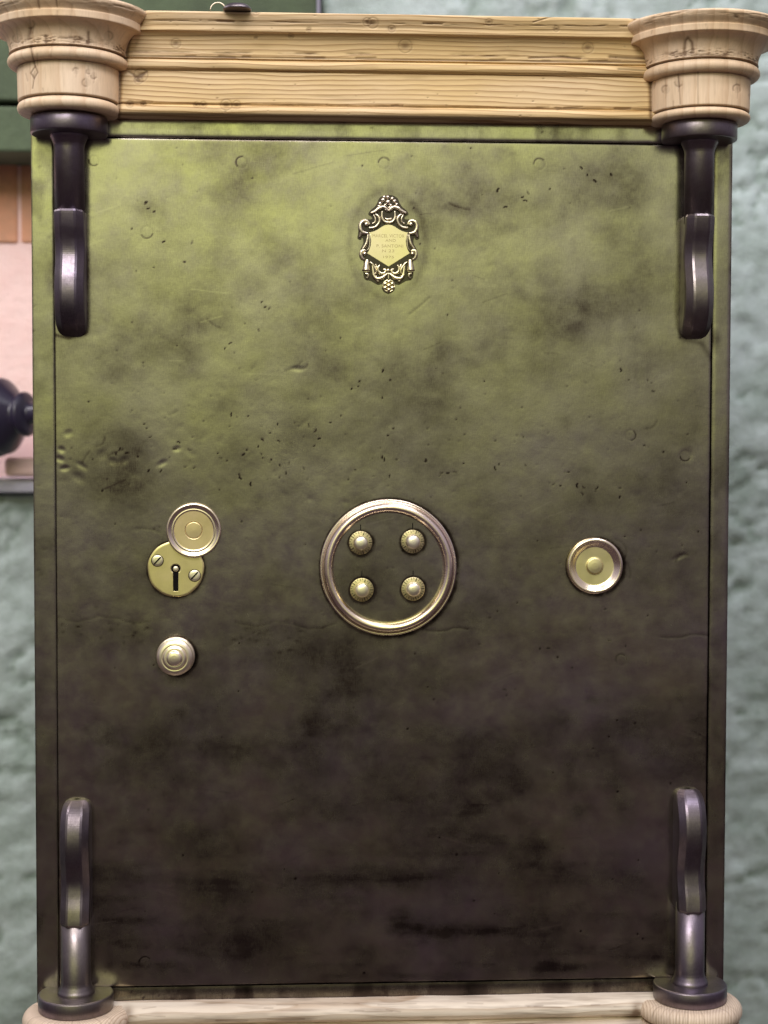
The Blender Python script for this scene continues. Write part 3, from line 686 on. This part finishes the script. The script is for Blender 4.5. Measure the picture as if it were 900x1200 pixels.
# swing cover and the right-hand boss
cup = K((31.5, 0), (31.8, 1.4), (31.4, 2.8), (30.2, 3.4), (29.0, 3.1), (27.6, 2.3), (25.5, 1.6), (24.2, 1.9), (23.6, 1.7), (22.8, 1.3), (12, 1.1), (10.6, 1.1), (10.3, 1.1), (10.0, .5), (9.6, .5), (9.3, 1.15), (4, 1.25), (.01, 1.3))
back = K((.01, 0), (31.4, 0))
def disc_fit(name, prof, px, py, h, mats, split):
    p = smooth_profile(prof, .0004, 1); V, F = lathe(p, 110, 'y'); mi = [0 if p[i//110][0] > split else 1 for i in range(len(F))]
    c = P(px, py, -h); return link(name, mesh_np(V, F[:, ::-1], mi=mi), mats, safe, (c[0], -h, c[2]))
disc_fit('keyhole_cover', back+cup, 227, 621.5, .0035, [M['copper'], M['oldbrass']], .0236)
boss = K((33.5, -.5), (33.6, 2.5), (32.8, 5.5), (31.4, 6.6), (29.6, 6.6), (28.4, 5.6), (27.0, 4.6), (25.0, 3.0), (23.2, 1.7), (22.2, 1.5), (11.2, 1.3), (9.9, 1.4), (9.6, 3.4), (8.6, 4.4), (4, 4.9), (.01, 5.0))
disc_fit('boss', boss, 696.5, 663, .0005, [M['copper'], M['shield']], .0226)
# pull knob
pk = fitting('pull_knob', K((22.5, -.5), (22.5, 2.0), (21.6, 3.2), (17.5, 4.4), (15.5, 6.0), (15.5, 10.0), (18.5, 11.6), (21.0, 13.0), (21.4, 14.6), (20.6, 16.2), (18.2, 18.0), (15.6, 18.7), (14.2, 18.4), (13.8, 18.8), (13.4, 21.0), (12.0, 22.2), (10.0, 22.4), (9.2, 22.2), (8.9, 24.8), (7.2, 26.4), (4, 27), (.01, 27.2)), 206.0, 768.6, M['tier'], safe, 0, 96)

# ---------------------------------------------------------------- nameplate
ZC = (450, 540)
def NP(x, y): return P(390+x/6.923, 210+y/6.923, 0)
n0 = NP(450, 540); 
def L2(x, y, h=0): q = NP(x, y)-n0; return np.array([q[0], -h*k, q[2]])
def poly_slab(outline, h0, h1, bev=0):
    """extruded slab from a closed outline (zoom coords), fan filled by bmesh"""
    import bmesh
    bm = bmesh.new(); lo = [bm.verts.new(L2(x, y, h0)) for x, y in outline]; hi = [bm.verts.new(L2(x, y, h1)) for x, y in outline]
    f = bm.faces.new(hi); n = len(lo)
    for i in range(n): bm.faces.new((lo[i], lo[(i+1) % n], hi[(i+1) % n], hi[i]))
    if bev:
        ed = [e for e in f.edges]; bmesh.ops.bevel(bm, geom=ed, offset=bev, segments=2, affect='EDGES')
    bmesh.ops.recalc_face_normals(bm, faces=bm.faces); bmesh.ops.triangulate(bm, faces=[f_ for f_ in bm.faces if len(f_.verts) > 4])
    me = bpy.data.meshes.new('m'); bm.to_mesh(me); bm.free(); return me
half = [(452,128),(415,132),(375,158),(352,212),(305,255),(288,285),(318,306),(318,326),(268,328),(228,345),(206,385),(208,430),(200,480),(228,492),(240,470),(250,520),(222,572),(214,625),(236,655),(252,668),(248,780),(268,818),(300,822),(330,838),(368,858),(402,850),(398,885),(415,915),(452,932)]
def dens(p):
    q = catmull(p, 3); return [tuple(a) for a in q]
hl = dens(half); full = hl+[(902-x, y) for x, y in hl[::-1]][1:-1]
npl = link('nameplate', poly_slab(full, -.3, 1.0, .0003), M['dark'], safe, tuple(n0))
sh = [(450,370),(478,374),(505,388),(535,411),(565,426),(610,434),(596,462),(589,500),(594,545),(606,578),(624,602),(452,710)]
shl = sh+[(902-x, y) for x, y in sh[::-1]][1:]
shl = [p for i, p in enumerate(shl) if i == 0 or p != shl[i-1]]
shl = shl[:-1] if abs(shl[-1][0]-shl[0][0]) < 4 else shl
link('shield', poly_slab(shl, .9, 2.0, .0003), M['shield'], npl, tuple(n0))
mb = MB()
def sc(pts, r, h=1.9, mirror=True, n=6):
    for sgn in ((0, 1) if mirror else (0,)):
        q = [((902-x) if sgn else x, y) for x, y in pts]
        path = catmull([L2(x, y, h) for x, y in q], n); rad = r if np.isscalar(r) else list(1.25*np.array(r)*k/6.923)
        V, F, T = tube(path, 1.25*r*k/6.923 if np.isscalar(r) else rad, 10); mb.add(V, F, T)
def bl(x, y, r, h=1.8, mirror=True, sy=.8):
    for sgn in ((0, 1) if mirror else (0,)):
        V, F = ball(L2((902-x) if sgn else x, y, h), r*k/6.923, sy, 8, 12); mb.add(V, F[:, ::-1])
sc([(448,262),(430,240),(405,228),(372,240),(345,262),(306,278)], [9, 11, 12, 13, 12, 7], 2.4)      # top arms
sc([(400,262),(398,300),(408,335),(428,350),(451,354)], [7, 8, 9, 9, 9], 2.2)                        # U of the mask
sc([(425,318),(438,326),(451,328)], [4, 7, 8], 2.2)
bl(430,250,12,2.6)
sc([(345,285),(362,298),(376,318),(376,350),(352,383),(322,396),(292,394)], [6, 8, 9, 9, 9, 9, 6], 2.1)   # C scroll
sc([(330,290),(345,322),(340,350),(318,362)], [5, 7, 6, 4], 1.6)
sc([(292,372),(285,350),(262,338),(236,350),(222,378),(226,412),(246,436),(288,442)], [9, 9, 10, 12, 13, 14, 13, 7], 2.3)
bl(270,368,17,2.6); bl(292,362,9,2.4)
sc([(232,420),(228,445),(215,474)], [14, 11, 5], 2.0)
sc([(262,330),(245,340)], [6, 6], 2.0)
sc([(285,452),(280,490),(268,530),(240,572)], [7, 9, 10, 8], 2.0)
sc([(300,450),(300,500),(296,550),(280,580)], [4, 5, 5, 4], 1.5)
sc([(268,588),(250,580),(232,592),(228,618),(240,645),(256,652)], [8, 11, 12, 12, 10, 6], 2.2)
bl(258,606,15,2.5)
sc([(278,652),(274,690),(270,745)], [12, 20, 27], 1.0)                                                # drapes
sc([(250,748),(272,756),(298,748)], [6, 8, 6], 2.3)
sc([(262,768),(282,772),(286,792),(274,806)], [7, 9, 8, 5], 1.8)
sc([(300,672),(320,690),(345,728),(352,760),(338,768)], [5, 7, 8, 7, 4], 1.9)                         # acanthus
sc([(322,690),(326,740),(332,780),(352,806),(388,806),(420,786),(446,762)], [6, 9, 11, 13, 14, 11, 6], 1.7)
sc([(340,788),(368,836)], [12, 10], 1.4)
sc([(380,698),(366,722),(372,752),(400,768),(424,756),(424,736),(408,734)], [6, 8, 9, 10, 9, 8, 6], 2.2)
sc([(336,712),(360,716),(378,708)], [4, 6, 4], 1.9); sc([(345,690),(356,708)], [4, 6], 1.8)
bl(447,742,15,2.5,False)
sc([(451,762),(451,815)], [6, 6], 1.8, False)
for j in range(6): a = R(60*j+30); bl(453+33*cos(a), 866+33*sin(a), 17, 1.6, False, .7)
for j in range(24): pass
bl(453,866,19,2.2,False)
sc([(453+47*cos(R(a)), 866+47*sin(R(a))) for a in range(0, 361, 30)], 5, 1.3, False, 3)
bl(445,190,22,2.6,False)                                                                               # top flower
for x, y, r in ((405,172,18),(382,200,16),(415,148,14),(445,148,15),(480,160,15),(500,182,17),(516,208,14),(372,222,14),(425,212,13),(468,214,13),(458,232,12)): bl(x, y, r, 2.0, False, .8)
link('scrollwork', mb.mesh(), M['orn'], npl, tuple(n0))
def text(body, x, y, w, hgt, parent, m, name='lettering'):
    cu = bpy.data.curves.new('t', 'FONT'); cu.body = body; cu.size = 1; cu.align_x = 'CENTER'; cu.align_y = 'CENTER'; cu.extrude = 0; cu.space_character = 1.05
    o = bpy.data.objects.new('t', cu); COL.objects.link(o); bpy.context.view_layer.update()
    me = bpy.data.meshes.new_from_object(o.evaluated_get(bpy.context.evaluated_depsgraph_get())); bpy.data.objects.remove(o)
    co = np.zeros(len(me.vertices)*3, np.float32); me.vertices.foreach_get('co', co); co = co.reshape(-1, 3)
    mn, mx = co.min(0), co.max(0); s = w/(mx[0]-mn[0]); s2 = hgt/(mx[1]-mn[1]); co -= (mn+mx)/2
    out = np.stack([co[:, 0]*s, co[:, 1]*0, co[:, 1]*s2], 1); me.vertices.foreach_set('co', out.astype(np.float32).ravel()); me.update()
    c = NP(x, y); return me, c
u = k/6.923
parts = []
for body, x, y, w, h in (('MARCEL VICTOR', 451, 461, 258, 25), ('AND', 468, 498, 84, 21), ('P. SANTONI', 462, 543, 215, 24), ('N 23', 448, 583, 98, 22), ('1975', 452, 633, 86, 20)):
    me, c = text(body, x, y, w*u, h*u, npl, M['engrave']); me.materials.clear()
    link('lettering', me, M['engrave'], npl, (c[0], -.00212, c[2]))

# ---------------------------------------------------------------- trinket on top
pt = P(278, 5.5, -.045)
r_t = .0155
V, F = lathe(smooth_profile([(.0001, 0), (r_t, 0), (r_t+.0008, .0012), (r_t, .0035), (r_t*.8, .0062), (r_t*.35, .0080), (.0001, .0084)], .0006, 1), 48)
tr = link('trinket', mesh_np(V, F), M['hook'], None, (pt[0], -.045, tp+.0004))
tr['label'] = 'small dark domed metal trinket with a thin wire loop, lying on the pine cornice'; tr['category'] = 'trinket'
V, F, T = tube([(-.0215+.0085*cos(a), -.001, .0085*sin(a)+.0004) for a in np.linspace(0, pi, 24)], .0006, 8)
link('wire_loop', mesh_np(V, F, T), M['copper'], tr, tuple(WORLD[tr.name]))

# ---------------------------------------------------------------- background
YW = .80
def wall_sheet(x0, x1, z0, z1, name, label, step=.008):
    nx, nz = int((x1-x0)/step), int((z1-z0)/step)
    X, Z = np.meshgrid(np.linspace(x0, x1, nx), np.linspace(z1, z0, nz))
    d = (fbm(X*6+40, Z*6+40, 101, 3)-.5)*.024+(fbm(X*34+40, Z*44+40, 105, 5, .6)-.5)*.014
    cr = np.abs(fbm(X*9+50, Z*11+50, 111, 4)-.5); d += .009*np.exp(-(cr/.02)**2)     # crevices between stones
    V = np.stack([X, YW+d, Z], -1)
    Vp = np.pad(V, ((1, 1), (1, 1), (0, 0)), mode='edge'); Vp[[0, -1], :, 1] = YW+.25; Vp[:, [0, -1], 1] = YW+.25
    me = mesh_np(Vp, grid_faces(*Vp.shape[:2])[:, ::-1])
    st = np.clip(np.exp(-(cr/.022)**2)*.7+(fbm(X*20+3, Z*24+3, 117, 4)-.5)*.9, 0, 1)
    attr(me, 'stain_shade', np.pad(st, 1, mode='edge')); o = link(name, me, M['plaster'])
    return o
xb = P(378, 4, YW)[0]; zsill = P(10, 577, YW)[2]
w1 = wall_sheet(xb, 2.2, -1.7, 1.7, 'wall', ''); w1['label'] = 'rough grey green painted stone wall behind the right of the safe'; w1['category'] = 'wall'; 
w2 = wall_sheet(-2.2, xb-.004, -1.7, zsill-.004, 'low_wall', ''); w2['label'] = 'low rough grey green painted wall under the pale sill, left of the safe'; w2['category'] = 'wall'
sill = link('stone_sill', bbox_mesh(-2.0, xb-.006, YW-.035, YW+.50, zsill, P(10, 561, YW-.03)[2], .006, 3), M['sill'])
sill['label'] = 'pale lavender grey stone sill below the brick recess'; sill['category'] = 'sill'
# green boarded beam
zg0 = P(10, 178, YW-.05)[2]; zg1 = P(10, 121, YW-.05)[2]; zg2 = 1.7
bm_ = link('painted_beam', bbox_mesh(-2.0, xb-.01, YW-.05, YW+.5, zg0, zg1-.004, .006, 3), M['green'])
bm_['label'] = 'dark green painted timber beam over the brick recess, left of the safe'; bm_['category'] = 'beam'
link('upper_board', bbox_mesh(-2.0, xb-.01, YW-.05, YW+.5, zg1+.004, zg2, .006, 3), M['green'], bm_)
link('joint', bbox_mesh(-2.0, xb-.012, YW-.02, YW+.19, zg1-.006, zg1+.006, 0), M['black'], bm_)
# brick recess: one wall, individual bricks
YB = YW+.08
zs1 = P(10, 561, YW-.03)[2]
mbm = {0: MB(), 1: MB(), 2: MB()}
rowsz = [P(10, r, YB)[2] for r in (178, 288, 303, 355, 420, 487, 545)]
rs = np.random.RandomState(4)
mo = MB()
import bmesh
def brick_mesh(lst):
    bm = bmesh.new()
    for (x0, x1, z0, z1, yo) in lst:
        r = bmesh.ops.create_cube(bm, size=1)['verts']
        for v in r: v.co = ((x0+x1)/2+v.co.x*(x1-x0), YB+.05+yo+v.co.y*.10, (z0+z1)/2+v.co.z*(z1-z0))
    bmesh.ops.bevel(bm, geom=list(bm.edges), offset=.002, segments=2, affect='EDGES')
    for f in bm.faces: f.smooth = False
    me = bpy.data.meshes.new('m'); bm.to_mesh(me); bm.free(); return me
bare, pinkb = [], []
for i, (a, b_) in enumerate(zip(rowsz[:-1], rowsz[1:])):
    if i == 1: continue
    g = .005; x = -2.0+rs.rand()*.1
    while x < xb-.02:
        L = rs.uniform(.20, .24); x1 = min(x+L, xb-.01)
        if i == 0:
            bare.append((x, x1, b_+g, a-g, -abs(rs.normal())*.003))
        else: pinkb.append((x, x1, b_+g*.4, a-g*.3, .0012))
        x = x1+.006
bw = link('brick_wall', bbox_mesh(-2.0, xb-.01, YB+.0015, YB+.16, zs1, zg0, 0), M['brickpink'])
bw['label'] = 'blurred brick recess, orange above and limewashed pink below, left of the safe'; bw['category'] = 'brick wall'
link('bare_bricks', brick_mesh(bare), M['brick'], bw); link('limewashed_bricks', brick_mesh(pinkb), M['brickpink'], bw)
lw = link('loose_brick', bbox_mesh(P(4, 545, .74)[0], P(4, 545, .74)[0]+.16, .745, .80, zs1+.004, P(20, 536, .74)[2], .008, 3), M['brickpink'])
lw['label'] = 'pale pink brick lying on the sill under the dark spindle'; lw['category'] = 'brick'
# dark turned object
yo = .70; xo = P(0, 488, yo)[0]; zo = P(6, 488, yo)[2]; s_ = 1.2e-3
pr = [(.1, -90), (30, -88), (34, -60), (36, -40), (50, -30), (54, -14), (53, -8), (53, -4), (47, -1), (46, 1), (51, 4), (50, 8), (45, 13), (38, 19), (31, 25), (25, 30), (24, 33), (29, 37), (30, 41), (25, 45), (14, 48), (12, 70), (.1, 71)]
V, F = lathe(smooth_profile([(r*s_, h*s_) for r, h in pr], .002, 2), 64, 'x')
sp = link('turned_spindle', mesh_np(V, F), M['glaze'], None, (xo, yo, zo)); sp.rotation_euler = (0, R(-4), R(-24))
sp['label'] = 'glossy dark turned object with a grooved round body on the sill beside the safe'; sp['category'] = 'ornament'

# ---------------------------------------------------------------- light
w = bpy.data.worlds.new('World'); S.world = w; w.use_nodes = True; nt = w.node_tree
bg = nt.nodes['Background']; tc = nd(nt, 'ShaderNodeTexCoord'); sx = nd(nt, 'ShaderNodeSeparateXYZ'); lk(nt, tc.outputs['Generated'], sx.inputs[0])
el = mrange(nt, sx.outputs['Z'], -.075, .24, 0, 1, True)
az = mrange(nt, math_(nt, 'ABSOLUTE', math_(nt, 'ADD', sx.outputs['X'], .16)), .12, .62, 1, 0, True)
fr = mrange(nt, math_(nt, 'MULTIPLY', sx.outputs['Y'], -1), 0, .5, 0, 1, True)
hi = mrange(nt, sx.outputs['Z'], .25, .8, 1, .15, True)
g_ = math_(nt, 'MULTIPLY', math_(nt, 'MULTIPLY', el, az), math_(nt, 'MULTIPLY', fr, hi))
amb = mix(nt, mrange(nt, sx.outputs['Z'], -.24, .55, 0, 1, True), (.070, .047, .056), (.50, .46, .55))
side = math_(nt, 'MULTIPLY', mrange(nt, math_(nt, 'ABSOLUTE', sx.outputs['X']), .45, .85, 0, 1, True), mrange(nt, sx.outputs['Z'], -.12, .35, 0, 1, True))
amb = mix(nt, math_(nt, 'MULTIPLY', side, .6), amb, (.34, .31, .38))
lk(nt, mix(nt, g_, amb, (1.36, 1.48, .64)), bg.inputs['Color']); bg.inputs['Strength'].default_value = 1.0
def area(loc, tgt, sx_, sy_, e, c):
    l = bpy.data.lights.new('lamp', 'AREA'); l.shape = 'RECTANGLE'; l.size = sx_; l.size_y = sy_; l.energy = e; l.color = c
    o = bpy.data.objects.new('area_light', l); COL.objects.link(o); o.location = loc
    from mathutils import Vector
    o.rotation_euler = (Vector(tgt)-Vector(loc)).to_track_quat('-Z', 'Y').to_euler(); o['kind'] = 'helper'; return o
area((-.7, -2.1, 2.05), (0, .1, 0), 1.6, .9, 60, (1.0, .96, 1.0))
area((.75, -1.1, 2.4), (0, .2, 0), 1.2, .35, 24, (.90, .88, 1.0))
area((-1.3, .25, 1.2), (-.6, .9, -.1), .7, .4, 9, (1.0, .95, .97))  # unseen fill light added to brighten the brick recess
area((.9, -.3, 2.2), (.9, .9, 0), 1.6, .4, 7, (.93, .97, 1.0))

# ---------------------------------------------------------------- camera object
from mathutils import Matrix
cd = bpy.data.cameras.new('camera'); co = bpy.data.objects.new('camera', cd); COL.objects.link(co)
Mx = Matrix(((rt[0], up[0], -fw[0], CX), (rt[1], up[1], -fw[1], CY), (rt[2], up[2], -fw[2], CZ), (0, 0, 0, 1)))
co.matrix_world = Mx
cd.sensor_fit = 'VERTICAL'; cd.sensor_height = 36; cd.lens = FPX/1200*36; cd.clip_end = 100
cd.dof.use_dof = True; cd.dof.focus_distance = 1.885; cd.dof.aperture_fstop = 3.5
S.camera = co
S.view_settings.view_transform = 'Standard'; S.view_settings.look = 'None'; S.view_settings.exposure = 0; S.view_settings.gamma = 1
